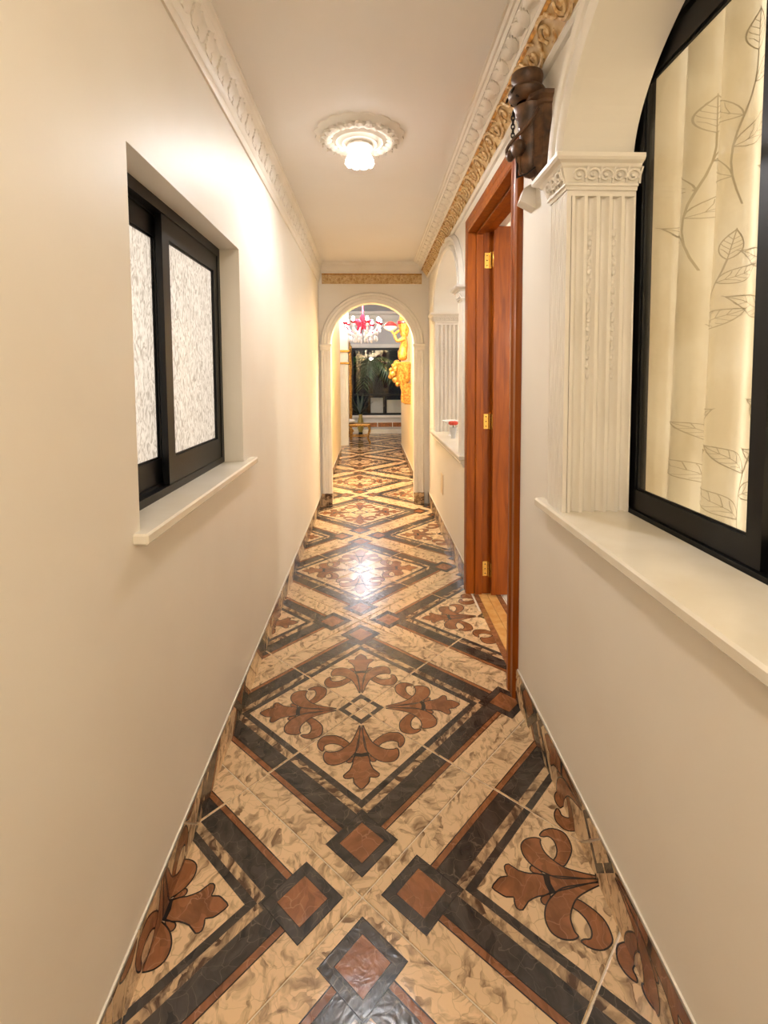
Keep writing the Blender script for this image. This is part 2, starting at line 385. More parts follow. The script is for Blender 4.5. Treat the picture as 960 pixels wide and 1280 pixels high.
# ---- baseboards: strips cut from the same tile, set upright along each wall
base_cache = {}
def baseboard(name, xw, side, y0, y1, h, t=.009):
    """side -1: wall on the left (faces +X); +1: wall on the right"""
    root = struct(MB().box(min(xw, xw-side*.004), max(xw, xw-side*.004), y0, y1, 0, h-.006).build(name, MT['grout']))
    seg = .5; n = max(1, round((y1-y0)/seg)); seg = (y1-y0)/n
    # continue the floor pattern beyond the wall line, folded upright
    R = Matrix(((0, 0, -side, xw - side*t), (0, 1, 0, 0), (side, 0, 0, -side*xw), (0, 0, 0, 1)))
    for s in range(n):
        a, b = y0+s*seg+.001, y0+(s+1)*seg-.001
        bm_all = bmesh.new()
        for i, j, k in each_tile(-6, 6, -10, 30):
            loc = lat(i, j); rz = TH + k*PI/2
            M4 = Matrix.Translation(loc) @ Matrix.Rotation(rz, 4, 'Z')
            cs = [M4 @ Vector(p) for p in ((0,0,0),(HD,HD,0),(0,2*HD,0),(-HD,HD,0))]
            if max(c.y for c in cs) < a or min(c.y for c in cs) > b: continue
            xs = [side*(c.x-xw) for c in cs]
            if max(xs) < 0 or min(xs) > h: continue
            me = clip_mesh(tile_me, M4, [((xw,0,0), (-side,0,0)), ((xw+side*h,0,0), (side,0,0)), ((0,a,0), (0,-1,0)), ((0,b,0), (0,1,0))], 'tmp')
            if me is None: continue
            bb = bmesh.new(); bb.from_mesh(me); bmesh.ops.transform(bb, matrix=R @ M4, verts=bb.verts)
            tmp = bpy.data.meshes.new('tmp2'); bb.to_mesh(tmp); bb.free(); bm_all.from_mesh(tmp)
            bpy.data.meshes.remove(tmp); bpy.data.meshes.remove(me)
        me = bpy.data.meshes.new('skirting_tile'); bm_all.to_mesh(me); bm_all.free()
        for kk in MATS_TILE: me.materials.append(MT[kk])
        put('skirting_tile', me, root)
    MB().box(min(xw, xw-side*t*.55), max(xw, xw-side*t*.55), y0, y1, h-.006, h+.0015).build('skirting_cap', MT['white'], root)
    return root
baseboard('baseboard_left', XL, -1, -1.0, YF, .108)
baseboard('baseboard_right', XR, 1, -1.0, 2.13, .135)
baseboard('baseboard_right_far', XR, 1, 3.26, YF, .135)
baseboard('baseboard_hall_right', .57, 1, 5.72, 9.7, .11)
baseboard('baseboard_hall_left', XL, -1, 5.72, 9.2, .11)

# ---- door threshold
def flat(name, x0, x1, y0, y1, m, par, z=0.0, th=.006):
    return MB().cbox(x0, x1, y0, y1, z-th, z, .0012).build(name, MT[m], par)
y = 2.225
while y < 3.15:
    y2 = min(y+.20, 3.155); flat('threshold_border', .646, .677, y, y2-.003, 'terra', floor, .0015); y = y2
side_floor = struct(MB().box(XR+.02, 3.6, -1.2, 5.35, -.1, -.006).build('floor_side_room', MT['grout']))
for r_, (xa, xb) in enumerate(((.679, .732), (.734, .787))):
    y = 2.225 - r_*.1
    while y < 3.15:
        y2 = min(y+.28, 3.155); flat('threshold_tile', xa, xb, max(y, 2.225), y2-.003, 'yellowtile', side_floor, .001); y = y2
y = 2.225
while y < 3.15:
    y2 = min(y+.3, 3.155); flat('threshold_border', .789, .82, y, y2-.003, 'terra', side_floor, .0015); y = y2
for a in range(5):
    for b in range(8):
        flat('room_tile', .83+a*.5, .83+a*.5+.497, .2+b*.5, .2+b*.5+.497, 'palefloor', side_floor, 0)

# ================================================================== WALLS
def arc_pts(yc, a, b, z, n=64): return [(yc + a*math.cos(PI*k/n), z + b*math.sin(PI*k/n)) for k in range(n+1)]
WIN = dict(yc=.935, a=.675, b=.42, z0=.955, zs=2.055)
NIC = dict(yc=4.175, a=.675, b=.40, z0=.865, zs=2.0)
def arch_hole(d): return [(d['yc']-d['a'], d['z0']), (d['yc']+d['a'], d['z0'])] + arc_pts(d['yc'], d['a'], d['b'], d['zs'])
DY0, DY1, DZ = 2.19, 3.16, 2.285
mb = MB()
plate(mb, [(YB, -.05), (DY0-.03, -.05), (DY0-.03, DZ+.03), (DY1+.03, DZ+.03), (DY1+.03, -.05), (YF+.02, -.05), (YF+.02, HC+.1), (YB, HC+.1)], [arch_hole(WIN), arch_hole(NIC)],
      lambda u, v, t: (XR+t, u, v), 0, WT)
struct(mb.build('wall_right', MT['wall']))
LW = (1.222, 2.215, 1.03, 1.945)     # left window opening
mb = MB()
plate(mb, [(YB, -.05), (YF+.02, -.05), (YF+.02, HC+.1), (YB, HC+.1)], [[(LW[0], LW[2]), (LW[1], LW[2]), (LW[1], LW[3]), (LW[0], LW[3])]],
      lambda u, v, t: (XL-t, u, v), 0, LT)
struct(mb.build('wall_left', MT['wall']))
struct(MB().box(XL-LT, XR+WT, YB-.15, YB, -.05, HC+.1).build('wall_back', MT['wall']))
struct(MB().box(XL-LT, XR+WT, YB-.15, YF+.02, HC, HC+.12).build('ceiling', MT['ceiling']))
# end wall with the round arch
AX, AR, AZ = .013, .4535, 1.745
hole = [(AX-AR, -.06)] + [(AX-AR*math.cos(PI*k/36), AZ+AR*math.sin(PI*k/36)) for k in range(37)] + [(AX+AR, -.06)]
mb = MB()
outer = [(XL-LT, -.06)] + hole + [(XR+WT, -.06), (XR+WT, 3.2), (XL-LT, 3.2)]
plate(mb, outer, [], lambda u, v, t: (u, YF+t, v), 0, .16)
struct(mb.build('wall_end', MT['wall']))
# hall beyond the arch
struct(MB().box(XL-.5, XL, YF+.16, 9.2, -.05, 3.2).build('wall_hall_left', MT['hallwall']))
struct(MB().box(.57, 1.2, YF+.16, 9.7, -.05, 3.2).build('wall_hall_right', MT['hallwall']))
struct(MB().box(XL-.02, .6, YF+.14, 8.45, 2.68, 3.1).build('ceiling_hall', MT['ceiling']))
# far room
struct(MB().box(-4, 4, 8.4, 12.95, 3.0, 3.15).build('ceiling_far', MT['silver']))
struct(MB().box(-4.1, -4, 9.0, 12.95, -.05, 3.1).build('wall_far_left', MT['farwall']))
struct(MB().box(4, 4.1, 9.0, 12.95, -.05, 3.1).build('wall_far_right', MT['farwall']))
struct(MB().box(-4.1, XL-.45, 9.05, 9.2, -.05, 3.1).build('wall_far_front_left', MT['farwall']))
struct(MB().box(1.1, 4.1, 9.55, 9.7, -.05, 3.1).build('wall_far_front_right', MT['farwall']))
FW = (-.50, 1.15, .43, 2.12)
mb = MB(); plate(mb, [(-4, -.05), (4, -.05), (4, 3.1), (-4, 3.1)], [[(FW[0], FW[2]), (FW[1], FW[2]), (FW[1], FW[3]), (FW[0], FW[3])]], lambda u, v, t: (u, 12.8+t, v), 0, .15)
struct(mb.build('wall_far', MT['farwall']))
# room on the right, behind the curtain, the door and the arched opening
mb = MB()
mb.box(3.5, 3.6, -1.2, 5.35, -.05, 2.8); mb.box(XR+WT, 3.6, -1.3, -1.2, -.05, 2.8); mb.box(XR+WT, 3.6, 5.35, 5.45, -.05, 2.8)
struct(mb.build('wall_side_room', MT['roomwall']))
struct(MB().box(XR+WT-.02, 3.6, -1.3, 5.45, 2.7, 2.8).build('ceiling_side_room', MT['roomwall']))
sc = MB()
sweep(sc, [(0,0),(.14,0),(.12,-.03),(.05,-.06),(.03,-.1),(0,-.12)], [-1.2, 5.35], lambda t, a, b: (3.5-a, t, 2.7+b)); sweep(sc, [(0,0),(.14,0),(.12,-.03),(.05,-.06),(.03,-.1),(0,-.12)], [XR+WT, 3.5], lambda t, a, b: (t, 5.35-a, 2.7+b))
struct(sc.build('trim_side_room_cornice', MT['white']))
# room on the left behind the pebbled window
mb = MB(); x0, x1, y0, y1 = -3.0, XL-LT, .2, 3.4
mb.box(x0-.1, x0, y0, y1, 0, 2.6); mb.box(x0, x1, y0-.1, y0, 0, 2.6); mb.box(x0, x1, y1, y1+.1, 0, 2.6)
struct(mb.build('wall_left_room', MT['roomwall']))
struct(MB().box(x0, x1, y0, y1, 2.6, 2.7).build('ceiling_left_room', MT['roomwall']))
struct(MB().box(x0, x1, y0, y1, -.1, 0).build('floor_left_room', MT['palefloor']))

# ================================================================== CORNICES
def leaf_mesh(name, L, Wd, m, curl=.012, lobes=5):
    """acanthus leaf: base at origin, tip along +Y, relief along +Z"""
    mb = MB(); n = 12; R = []
    for i in range(n+1):
        t = i/n
        w = Wd*.5*(math.sin(PI*min(1, .12+t*.88))**.8)*(1 + .22*math.cos(2*PI*lobes*t)) + .0006
        z = .004 + curl*math.sin(PI*t)**1 + (curl*.8 if t > .8 else 0)*(t-.8)*5
        R.append([(-w, t*L, 0), (-w*.95, t*L, z*.7), (-w*.45, t*L, z*.75), (0, t*L, z), (w*.45, t*L, z*.75), (w*.95, t*L, z*.7), (w, t*L, 0)])
    mb.rings(R, True, False)
    return mb.mesh(name, m, True)
def scroll_mesh(name, L, Wd, m, r=.006):
    """running scroll: spans L along X, +-Wd/2 along Y, relief along +Z"""
    mb = MB(); P = []
    for k in range(15):
        a = k/14*PI*2.1; q = Wd*.36*(1-.75*k/14)
        P.append((q*math.cos(a+PI*.7)+L*.12, q*math.sin(a+PI*.7), r*.9))
    P = [(-L*.5, Wd*.42, r*.5), (-L*.38, Wd*.1, r*.6)] + [(-L*.2, -Wd*.1, r*.8)] + P
    mb.tube(catmull(P, 2, False), [r*1.0]*2 + [r]*100, 5)
    mb.tube(catmull([(-L*.2, -Wd*.15, r*.6), (0, -Wd*.45, r), (L*.3, -Wd*.45, r), (L*.5, -Wd*.25, r*.6)], 3, False), [r*.5+r*.7*math.sin(PI*i/9) for i in range(10)], 5)
    mb.tube(catmull([(L*.1, Wd*.42, r*.6), (L*.3, Wd*.46, r), (L*.47, Wd*.2, r)], 3, False), [r*.4+r*.6*math.sin(PI*i/6) for i in range(7)], 5)
    mb.ball((L*.14, 0, r), r*1.5, r*1.5, r, 8, 5)
    return mb.mesh(name, m, True)
acanthus = leaf_mesh('acanthus_leaf', .085, .075, MT['white'], .014)
def frame(Xl, Yl, Zl):
    return Matrix((Xl, Yl, Zl)).transposed()
# left wall
PLF = [(0,-.195),(.008,-.195),(.014,-.185),(.014,-.168),(.022,-.160),(.026,-.148),(.020,-.140),(.022,-.136),(.034,-.062),(.038,-.058),(.044,-.046),(.040,-.036),(.046,-.030),(.050,-.016),(.056,-.012),(.056,0),(0,0)]
mb = MB(); sweep(mb, PLF, [YB, YF], lambda t, a, b: (XL+a, t, HC+b))
tr1 = struct(mb.build('trim_1', MT['white'], None, True))
y = -.6; i = 0
while y < YF-.12:
    ti = math.radians(24)
    Rm = frame(Vector((0,1,0)), Vector((.16,0,.987)), Vector((.987,0,-.16))) @ Matrix.Rotation(ti if i % 2 else -ti*.3, 3, 'Z')
    put('acanthus_leaf', acanthus, tr1, (XL+.0215, y, HC-.138), Rm, (1.05, .95, .75)); y += .066; i += 1
# right wall: white cornice, then the gilded frieze under it
PRW = [(.074,-.064),(.084,-.066),(.092,-.058),(.090,-.050),(.098,-.046),(.140,-.022),(.144,-.024),(.152,-.012),(.160,-.012),(.168,-.004),(.177,-.004),(.177,0),(.06,0)]
mb = MB(); sweep(mb, PRW, [YB, YF], lambda t, a, b: (XR-a, t, HC+b))
tr2 = struct(mb.build('trim_2', MT['white'], None, True))
y = -.6; i = 0
while y < YF-.12:
    tv = Vector((-.84,0,.545)); nv = Vector((-.545,0,-.84))
    Rm = frame(tv.cross(nv), tv, nv) @ Matrix.Rotation(math.radians(22 if i % 2 else -8), 3, 'Z')
    put('acanthus_leaf', acanthus, tr2, (XR-.097, y, HC-.0455), Rm, (1.0, .62, .75)); y += .066; i += 1
PRG = [(0,-.152),(.012,-.152),(.020,-.146),(.022,-.137),(.078,-.064),(.078,0),(0,0)]
mb = MB(); sweep(mb, [(0,-.155),(.014,-.155),(.024,-.147),(.024,-.137),(.018,-.13),(0,-.13)], [YB, YF], lambda t, a, b: (XR-a, t, HC+b))
tr3b = mb
mb = MB(); sweep(mb, [(0,-.14),(.020,-.137),(.076,-.065),(.076,-.001),(0,-.001)], [YB, YF], lambda t, a, b: (XR-a, t, HC+b))
tr3 = struct(mb.build('trim_3', MT['friezeback']))
tr3b.build('lower_bead', MT['white'], tr3, True)
mb = MB(); sweep(mb, [(.072,-.076),(.080,-.070),(.084,-.062),(.074,-.062)], [YB, YF], lambda t, a, b: (XR-a, t, HC+b)); mb.build('upper_bead', MT['gold'], tr3)
scroll = scroll_mesh('gilded_scroll', .13, .085, MT['friezecream'], .007)
tv = Vector((-.62,0,.785)); nv = Vector((-.785,0,-.62))
y = -.6; i = 0
while y < YF-.1:
    Rm = frame(tv.cross(nv), tv, nv)
    put('gilded_scroll', scroll, tr3, (XR-.049, y, HC-.1), Rm, (1, 1 if i % 2 else -1, 1)); y += .128; i += 1
# end wall cornice and gilded band
PEW = [(0,-.108),(.012,-.108),(.018,-.100),(.018,-.088),(.028,-.082),(.040,-.050),(.066,-.034),(.072,-.036),(.080,-.022),(.090,-.018),(.1,-.006),(.1,0),(0,0)]
mb = MB(); sweep(mb, PEW, [XL+.03, XR-.1], lambda t, a, b: (t, YF-a, HC+b)); tr4 = struct(mb.build('trim_4', MT['white'], None, True))
tr5 = struct(MB().box(XL+.04, XR-.075, YF-.008, YF, HC-.225, HC-.108).build('trim_5', MT['friezeback']))
MB().box(XL+.04, XR-.075, YF-.016, YF-.004, HC-.122, HC-.110).build('upper_bead', MT['gold'], tr5)
MB().box(XL+.04, XR-.075, YF-.014, YF-.004, HC-.228, HC-.219).build('lower_bead', MT['white'], tr5)
x = XL+.11; i = 0
while x < XR-.12:
    put('gilded_scroll', scroll, tr5, (x, YF-.008, HC-.17), frame(Vector((1,0,0)), Vector((0,0,1)), Vector((0,-1,0))), (1, 1 if i % 2 else -1, .8)); x += .128; i += 1

# ================================================================== END ARCH ARCHITRAVE
PA = [(-.006,0),(-.006,.02),(.012,.03),(.03,.03),(.036,.018),(.066,.018),(.072,.028),(.095,.028),(.104,.012),(.104,0)]
mb = MB(); sweep(mb, PA, [PI*k/36 for k in range(37)], lambda t, r, d: (AX+(AR+r)*math.cos(t), YF-d, AZ+(AR+r)*math.sin(t)))
tr6 = struct(mb.build('trim_6', MT['white'], None, True))
for sg in (-1, 1):
    mb = MB(); sweep(mb, PA, [.13, AZ-.05], lambda t, r, d: (AX+sg*(AR+r), YF-d, t)); mb.build('jamb_strip', MT['white'], tr6, True)
    mb = MB(); xa, xb = AX+sg*(AR-.012), AX+sg*(AR+.112); xa, xb = min(xa, xb), max(xa, xb)
    mb.rings([[(xa+e, YF-.03-q, z), (xb-e, YF-.03-q, z), (xb-e, YF+.02, z), (xa+e, YF+.02, z)] for z, q, e in ((AZ-.06,0,.012),(AZ-.05,.006,.006),(AZ-.02,.008,.006),(AZ-.012,.018,-.004),(AZ+.005,.02,-.006),(AZ+.012,.004,.006))])
    mb.build('jamb_capital', MT['white'], tr6)
    MB().cbox(xa+.006, xb-.006, YF-.036, YF+.02, 0, .13, .003).build('jamb_plinth', MT['travdark'], tr6)

# ================================================================== FLUTED PILASTERS, CAPITALS, ARCHITRAVES OF THE TWO OPENINGS
husk = MB(); husk.ball((0,0,0), .008, .004, .011, 8, 5); husk.ball((-.006,0,.009), .0045, .003, .006, 6, 4); husk.ball((.006,0,.009), .0045, .003, .006, 6, 4)
husk_me = husk.mesh('flower_husk', MT['white'], True)
ringm = MB(); RR = []
for k in range(15):
    a = -PI*.15 + k/14*PI*1.9; q = .021*(1-.03*k)
    RR.append((q*math.cos(a), q*1.05*math.sin(a), .004))
ringm.tube(RR, .0045, 6); ringm.ball((0,0,.003), .007, .007, .005, 8, 4)
ringm.tube([(.024,-.026,.003),(.022,0,.004),(.026,.028,.003)], .003, 5)
ring_me = ringm.mesh('capital_scroll', MT['white'], True)
def pilaster(no, yj, sg, z0, zc, husks):
    """yj: jamb plane; sg=+1: jamb at the far end of the opening (fluted face looks back along the corridor)"""
    e = .024
    root = MB()
    # fluted shaft on the reveal
    prof = [(.625, 0)]
    x = .628; nfl = 5; pit = (XR+WT-.006-.628)/nfl
    for k in range(nfl):
        prof += [(x, e), (x+.010, e)]
        for q in range(1, 6): prof.append((x+.010+(pit-.010)*q/6, e-.020*math.sin(PI*q/6)**.7))
        x += pit
    prof += [(x, e), (XR+WT, e), (XR+WT, 0)]
    f = lambda t, a, d: (a, yj-sg*d, t)
    sweep(root, prof, [z0, zc-.03], f, False)
    root.box(.625, XR+WT, min(yj, yj-sg*e), max(yj, yj-sg*e), zc-.03, zc)
    r = struct(root.build('trim_%d' % no, MT['white'], None, True))
    # ribbed strip on the wall face
    mb = MB(); pr = [(0, 0)]
    for k in range(11):
        u = k*.0122; pr += [(u, .014), (u+.0075, .014), (u+.0085, .010), (u+.0112, .010)]
    pr += [(.136, .014), (.136, 0)]
    sweep(mb, pr, [z0, zc], lambda t, u, d: (XR-d, yj-sg*e+sg*u, t)); mb.build('ribbed_strip', MT['white'], r)
    # capital wrapped round the corner
    CP = [(0,-.02),(.006,-.02),(.008,-.006),(.014,-.004),(.014,.006),(.010,.010),(.012,.014),(.024,.066),(.030,.072),(.034,.082),(.048,.090),(.054,.100),(.054,.118),(0,.118)]
    ys = yj-sg*e; ye = yj-sg*e+sg*.138
    def cf(t, d, z):
        zz = zc+z*.68
        return [(XR+WT, ys-sg*d, zz), (XR-.012-d, ys-sg*d, zz), (XR-.012-d, ye+sg*d, zz), (XR+.004, ye+sg*d, zz)][t]
    mb = MB(); sweep(mb, CP, [0, 1, 2, 3], cf); mb.build('capital', MT['white'], r)
    for k in range(5):
        xx = XR-.006+(k+.5)*.042
        put('capital_scroll', ring_me, r, (xx, ys-sg*.017, zc+.0275), frame(Vector((sg*1,0,0)), Vector((0,-sg*.3,.954)), Vector((0,-sg*.954,-.3))), (1.05,.88,1.25))
    for k in range(3):
        yy = ys+sg*(.016+k*.046)
        put('capital_scroll', ring_me, r, (XR-.012-.017, yy, zc+.0275), frame(Vector((0,-1,0)), Vector((-.3,0,.954)), Vector((-.954,0,-.3))), (1.05,.88,1.25))
    if husks:
        for fl in (1, 3):
            xx = .628+pit*fl+.010+(pit-.010)/2
            for k in range(16):
                put('flower_husk', husk_me, r, (xx+.002*math.sin(k*2.2), yj-sg*.007, zc-.14-k*.03), (0, .3*math.sin(k*1.7), 0), 1 - .02*k)
    return r
def architrave(no, d, zs, w):
    P = [(-.004,0),(-.004,.024),(w*.10,.036),(w*.24,.036),(w*.32,.008),(w*.52,.008),(w*.60,.030),(w*.70,.036),(w*.84,.034),(w*.94,.012),(w,.008),(w,0)]
    def f(t, r, dd):
        y, z = d['a']*math.cos(t), d['b']*math.sin(t); n = Vector((math.cos(t)/d['a'], math.sin(t)/d['b'])).normalized()
        return (XR-dd, d['yc']+y+n.x*r, zs+z+n.y*r)
    mb = MB(); sweep(mb, P, [PI*k/40 for k in range(41)], f)
    return struct(mb.build('trim_%d' % no, MT['white'], None, True))
pilaster(7, WIN['yc']+WIN['a'], 1, .959, 1.988, True)
pilaster(8, WIN['yc']-WIN['a'], -1, .959, 1.988, False)
architrave(9, WIN, WIN['zs'], .125)
pilaster(10, NIC['yc']+NIC['a'], 1, .869, 1.92, True)
pilaster(11, NIC['yc']-NIC['a'], -1, .869, 1.92, False)
architrave(12, NIC, NIC['zs'], .11)
struct(MB().cbox(.578, XR+WT+.01, 3.34, 5.01, 0.836, .869, .006).build('trim_13', MT['sill']))
mb = MB(); sweep(mb, [(0,0),(.02,0),(.03,-.02),(.015,-.03),(.01,-.05),(0,-.06)], [3.36, 4.99], lambda t, a, b: (XR-a, t, .836+b)); struct(mb.build('trim_14', MT['white'], None, True))
blk = MB(); blk.rings([[(.628,1.93,2.03),(.565,1.93,2.06),(.580,1.93,2.105),(.628,1.93,2.135)], [(.628,1.99,2.03),(.570,1.99,2.06),(.585,1.99,2.105),(.628,1.99,2.13)]])
tag(blk.build('plaster_corner_piece', MT['white']), 'small white plaster wedge on the wall between capital and door casing', 'ornament')

# ================================================================== LEFT WINDOW
def bars(mb, f, u0, u1, v0, v1, wl, wr, wb, wt, t0, t1):
    for a, b, c, d in ((u0, u0+wl, v0, v1), (u1-wr, u1, v0, v1), (u0+wl, u1-wr, v0, v0+wb), (u0+wl, u1-wr, v1-wt, v1)):
        vs = [f(u, v, t) for t in (t0, t1) for u, v in ((a, c), (b, c), (b, d), (a, d))]
        mb.add(vs, [(3,2,1,0),(4,5,6,7),(0,1,5,4),(1,2,6,5),(2,3,7,6),(3,0,4,7)])
fl = lambda u, v, t: (XL-t, u, v)
mb = MB(); bars(mb, fl, LW[0], LW[1], LW[2]+.0, LW[3], .03, .03, .028, .035, .082, .138)
bars(mb, fl, LW[0]+.03, LW[1]-.03, LW[2]+.028, LW[3]-.035, .008, .008, .008, .008, .108, .113)
w1 = struct(mb.build('window_1', MT['black']))
def sash(par, f, u0, u1, v0, v1, wl, wr, wb, wt, t0, t1, glassmat):
    mb = MB(); bars(mb, f, u0, u1, v0, v1, wl, wr, wb, wt, t0, t1)
    bars(mb, f, u0+wl, u1-wr, v0+wb, v1-wt, .006, .006, .006, .006, t0+(t1-t0)*.3, t0+(t1-t0)*.5)
    s = mb.build('sash', MT['black'], par)
    tm = t0+(t1-t0)*.5; a, b, c, d = u0+wl-.004, u1-wr+.004, v0+wb-.004, v1-wt+.004
    vs = [f(u, v, t) for t in (tm, tm+.003) for u, v in ((a, c), (b, c), (b, d), (a, d))]
    mb = MB(); mb.add(vs, [(3,2,1,0),(4,5,6,7),(0,1,5,4),(1,2,6,5),(2,3,7,6),(3,0,4,7)]) if glassmat != 'frost' else mb.add(vs[:4], [(0,1,2,3)])
    mb.build('pane', MT[glassmat], s)
    return s
sash(w1, fl, 1.625, 2.185, 1.058, 1.91, .055, .045, .085, .07, .086, .106, 'frost')
sash(w1, fl, 1.252, 1.69, 1.058, 1.91, .045, .055, .085, .07, .114, .134, 'frost')
MB().cbox(XL-.10, XL+.034, 1.185, 2.345, 1.006, 1.034, .005).build('window_sill', MT['sill'], w1)

# ================================================================== RIGHT ARCHED WINDOW
fr = lambda u, v, t: (XR+WT+t, u, v)
mb = MB(); bars(mb, fr, .20, 1.672, .93, 2.58, .05, .05, .04, .21, .003, .075)
bars(mb, fr, .25, 1.622, .97, 2.37, .008, .008, .010, .008, .034, .040)
w2 = struct(mb.build('window_2', MT['black']))
sash(w2, fr, 1.045, 1.622, .972, 2.36, .045, .05, .064, .072, .012, .032, 'pane')
sash(w2, fr, .25, 1.085, .972, 2.36, .05, .045, .064, .072, .044, .064, 'pane')
MB().cbox(.590, XR+WT+.004, .07, 1.80, .928, .959, .006).build('window_sill', MT['sill'], w2)
# curtain behind it
def wave(y):
    p = y*46+1.9*math.sin(y*7)+.9*math.sin(y*17); q = math.sin(p)
    return .985 + .042*(q + .35*math.sin(2*p+.9)) + .010*math.sin(y*83+.7) + .012*math.sin(y*13+2)
CY0, CY1, CZ0, CZ1 = .0, 1.80, .86, 2.5
mb = MB(); ny, nz = 420, 14
vs = []
for jz in range(nz+1):
    z = CZ0+(CZ1-CZ0)*jz/nz
    for iy in range(ny+1):
        yy = CY0+(CY1-CY0)*iy/ny
        vs.append((wave(yy + .05*(1-jz/nz)*math.sin(yy*3)), yy, z))
mb.add(vs, [(j*(ny+1)+i, j*(ny+1)+i+1, (j+1)*(ny+1)+i+1, (j+1)*(ny+1)+i) for j in range(nz) for i in range(ny)])
cur = tag(mb.build('curtain', MT['curtain'], None, True), 'sheer cream curtain with leaf sprigs hanging behind the black arched window', 'curtain')
def cpt(y, z, off=-.0025):
    t = (z-CZ0)/(CZ1-CZ0); yy = y
    return (wave(yy + .05*(1-t)*math.sin(yy*3))+off, yy, z)
def ribbon(mb, P, w):
    n = len(P); vs = []
    for i in range(n):
        d = Vector(P[min(i+1, n-1)])-Vector(P[max(i-1, 0)]); d = d.normalized() if d.length else Vector((1, 0)); q = Vector((-d.y, d.x))*w*.5
        vs += [cpt(P[i][0]+q.x, P[i][1]+q.y), cpt(P[i][0]-q.x, P[i][1]-q.y)]
    mb.add(vs, [(2*i, 2*i+1, 2*i+3, 2*i+2) for i in range(n-1)])
def leaf_outline(mb, y, z, ang, L, Wd):
    ca, sa = math.cos(ang), math.sin(ang)
    tr_ = lambda u, v: (y+ca*u-sa*v, z+sa*u+ca*v)
    for sg in (-1, 1):
        ribbon(mb, [tr_(L*t/12, sg*Wd*.5*math.sin(PI*(t/12)**.8)) for t in range(13)], .0024)
        for k in range(1, 5):
            u = L*k/6; ribbon(mb, [tr_(u, 0), tr_(u+L*.14, sg*Wd*.36*math.sin(PI*(k/6)**.8)), tr_(u+L*.2, sg*Wd*.44*math.sin(PI*min(1, (k/6+.15))**.8))], .0013)
    ribbon(mb, [tr_(L*t/8*1.05-.0*L, 0) for t in range(9)], .0016)
rng = random.Random(3)
for sy, sz in [(1.46,1.12),(1.30,1.06),(1.16,1.20),(1.40,1.52),(1.22,1.60),(1.50,1.85),(1.32,1.98),(1.14,1.92),(.98,1.3),(.9,1.75),(.75,1.2),(.6,1.6),(.42,1.2),(.4,1.9)]:
    mb = MB(); s = rng.uniform(.85, 1.15); lean = rng.uniform(-.25, .35)
    st = [(sy - lean*.22*s*(t/10)**1.5 + .015*math.sin(t*.5), sz-.12*s+.34*s*t/10) for t in range(11)]
    ribbon(mb, st, .0028)
    for k, (sd, L) in enumerate(((1, .13), (-1, .12), (1, .11), (-1, .10), (0, .09))):
        p = st[2+2*k] if k < 4 else st[10]
        leaf_outline(mb, p[0], p[1], PI/2 - sd*1.0 + lean*.6, L*s, L*s*.42)
    mb.build('leaf_print', MT['ink'], cur)

# ================================================================== DOOR
dr = struct(MB().box(.603, .76, DY1, DY1+.03, 0, DZ+.03).build('door_1', MT['wood']))
MB().box(.603, .76, DY0-.03, DY0, 0, DZ+.03).build('door_jamb', MT['wood'], dr)
MB().box(.603, .76, DY0, DY1, DZ, DZ+.03).build('door_head', MT['wood'], dr)
for n_, b in (('door_stop', (0.655, .700, DY1-.014, DY1, 0, DZ)), ('door_stop', (0.655, .700, DY0, DY0+.014, 0, DZ)), ('door_stop', (0.655, .700, DY0, DY1, DZ-.014, DZ))):
    MB().cbox(*b, .003).build(n_, MT['wood'], dr)
CAS = [(0,0),(0,.020),(.006,.026),(.03,.026),(.036,.020),(.050,.018),(.056,.022),(.086,.022),(.095,.012),(.098,0)]
def cas(t, u, d):   # mitred casing round the opening
    y0, y1, z = DY0-.004-u, DY1+.004+u, DZ+.004+u
    return [(XR-d, y0, 0), (XR-d, y0, z), (XR-d, y1, z), (XR-d, y1, 0)][t]
for a, b in ((0, 1), (1, 2), (2, 3)):
    mb = MB(); sweep(mb, CAS, [a, b], cas); mb.build('door_casing', MT['wood'], dr, True)
lf = MB().cbox(.752, 1.60, 3.105, 3.145, .012, 2.31, .003).build('door_leaf', MT['wood'], dr)
mb = MB()
for z0, z1 in ((.2, .95), (1.1, 2.15)):
    bars(mb, lambda u, v, t: (u, 3.105-t, v), .90, 1.50, z0, z1, .03, .03, .03, .03, -.004, .010)
    mb.cbox(.945, 1.455, 3.101, 3.109, z0+.045, z1-.045, .003)
mb.build('raised_panel', MT['wood'], lf)
for z in (.165, 1.115, 2.115):
    h = MB().cbox(.706, .738, DY1-.0025, DY1, z-.048, z+.048, .001)
    h.tube([(.744, DY1-.008, z-.05), (.744, DY1-.008, z+.05)], .007, 8)
    h.cbox(.7495, .752, 3.111, 3.140, z-.048, z+.048, .001)
    hh = h.build('hinge', MT['brass'], dr, True)
    sc_ = MB()
    for k in (-1, 0, 1): sc_.ball((.722, DY1-.0026, z+k*.03), .004, .002, .004, 6, 4)
    sc_.build('screw', MT['iron'], hh)

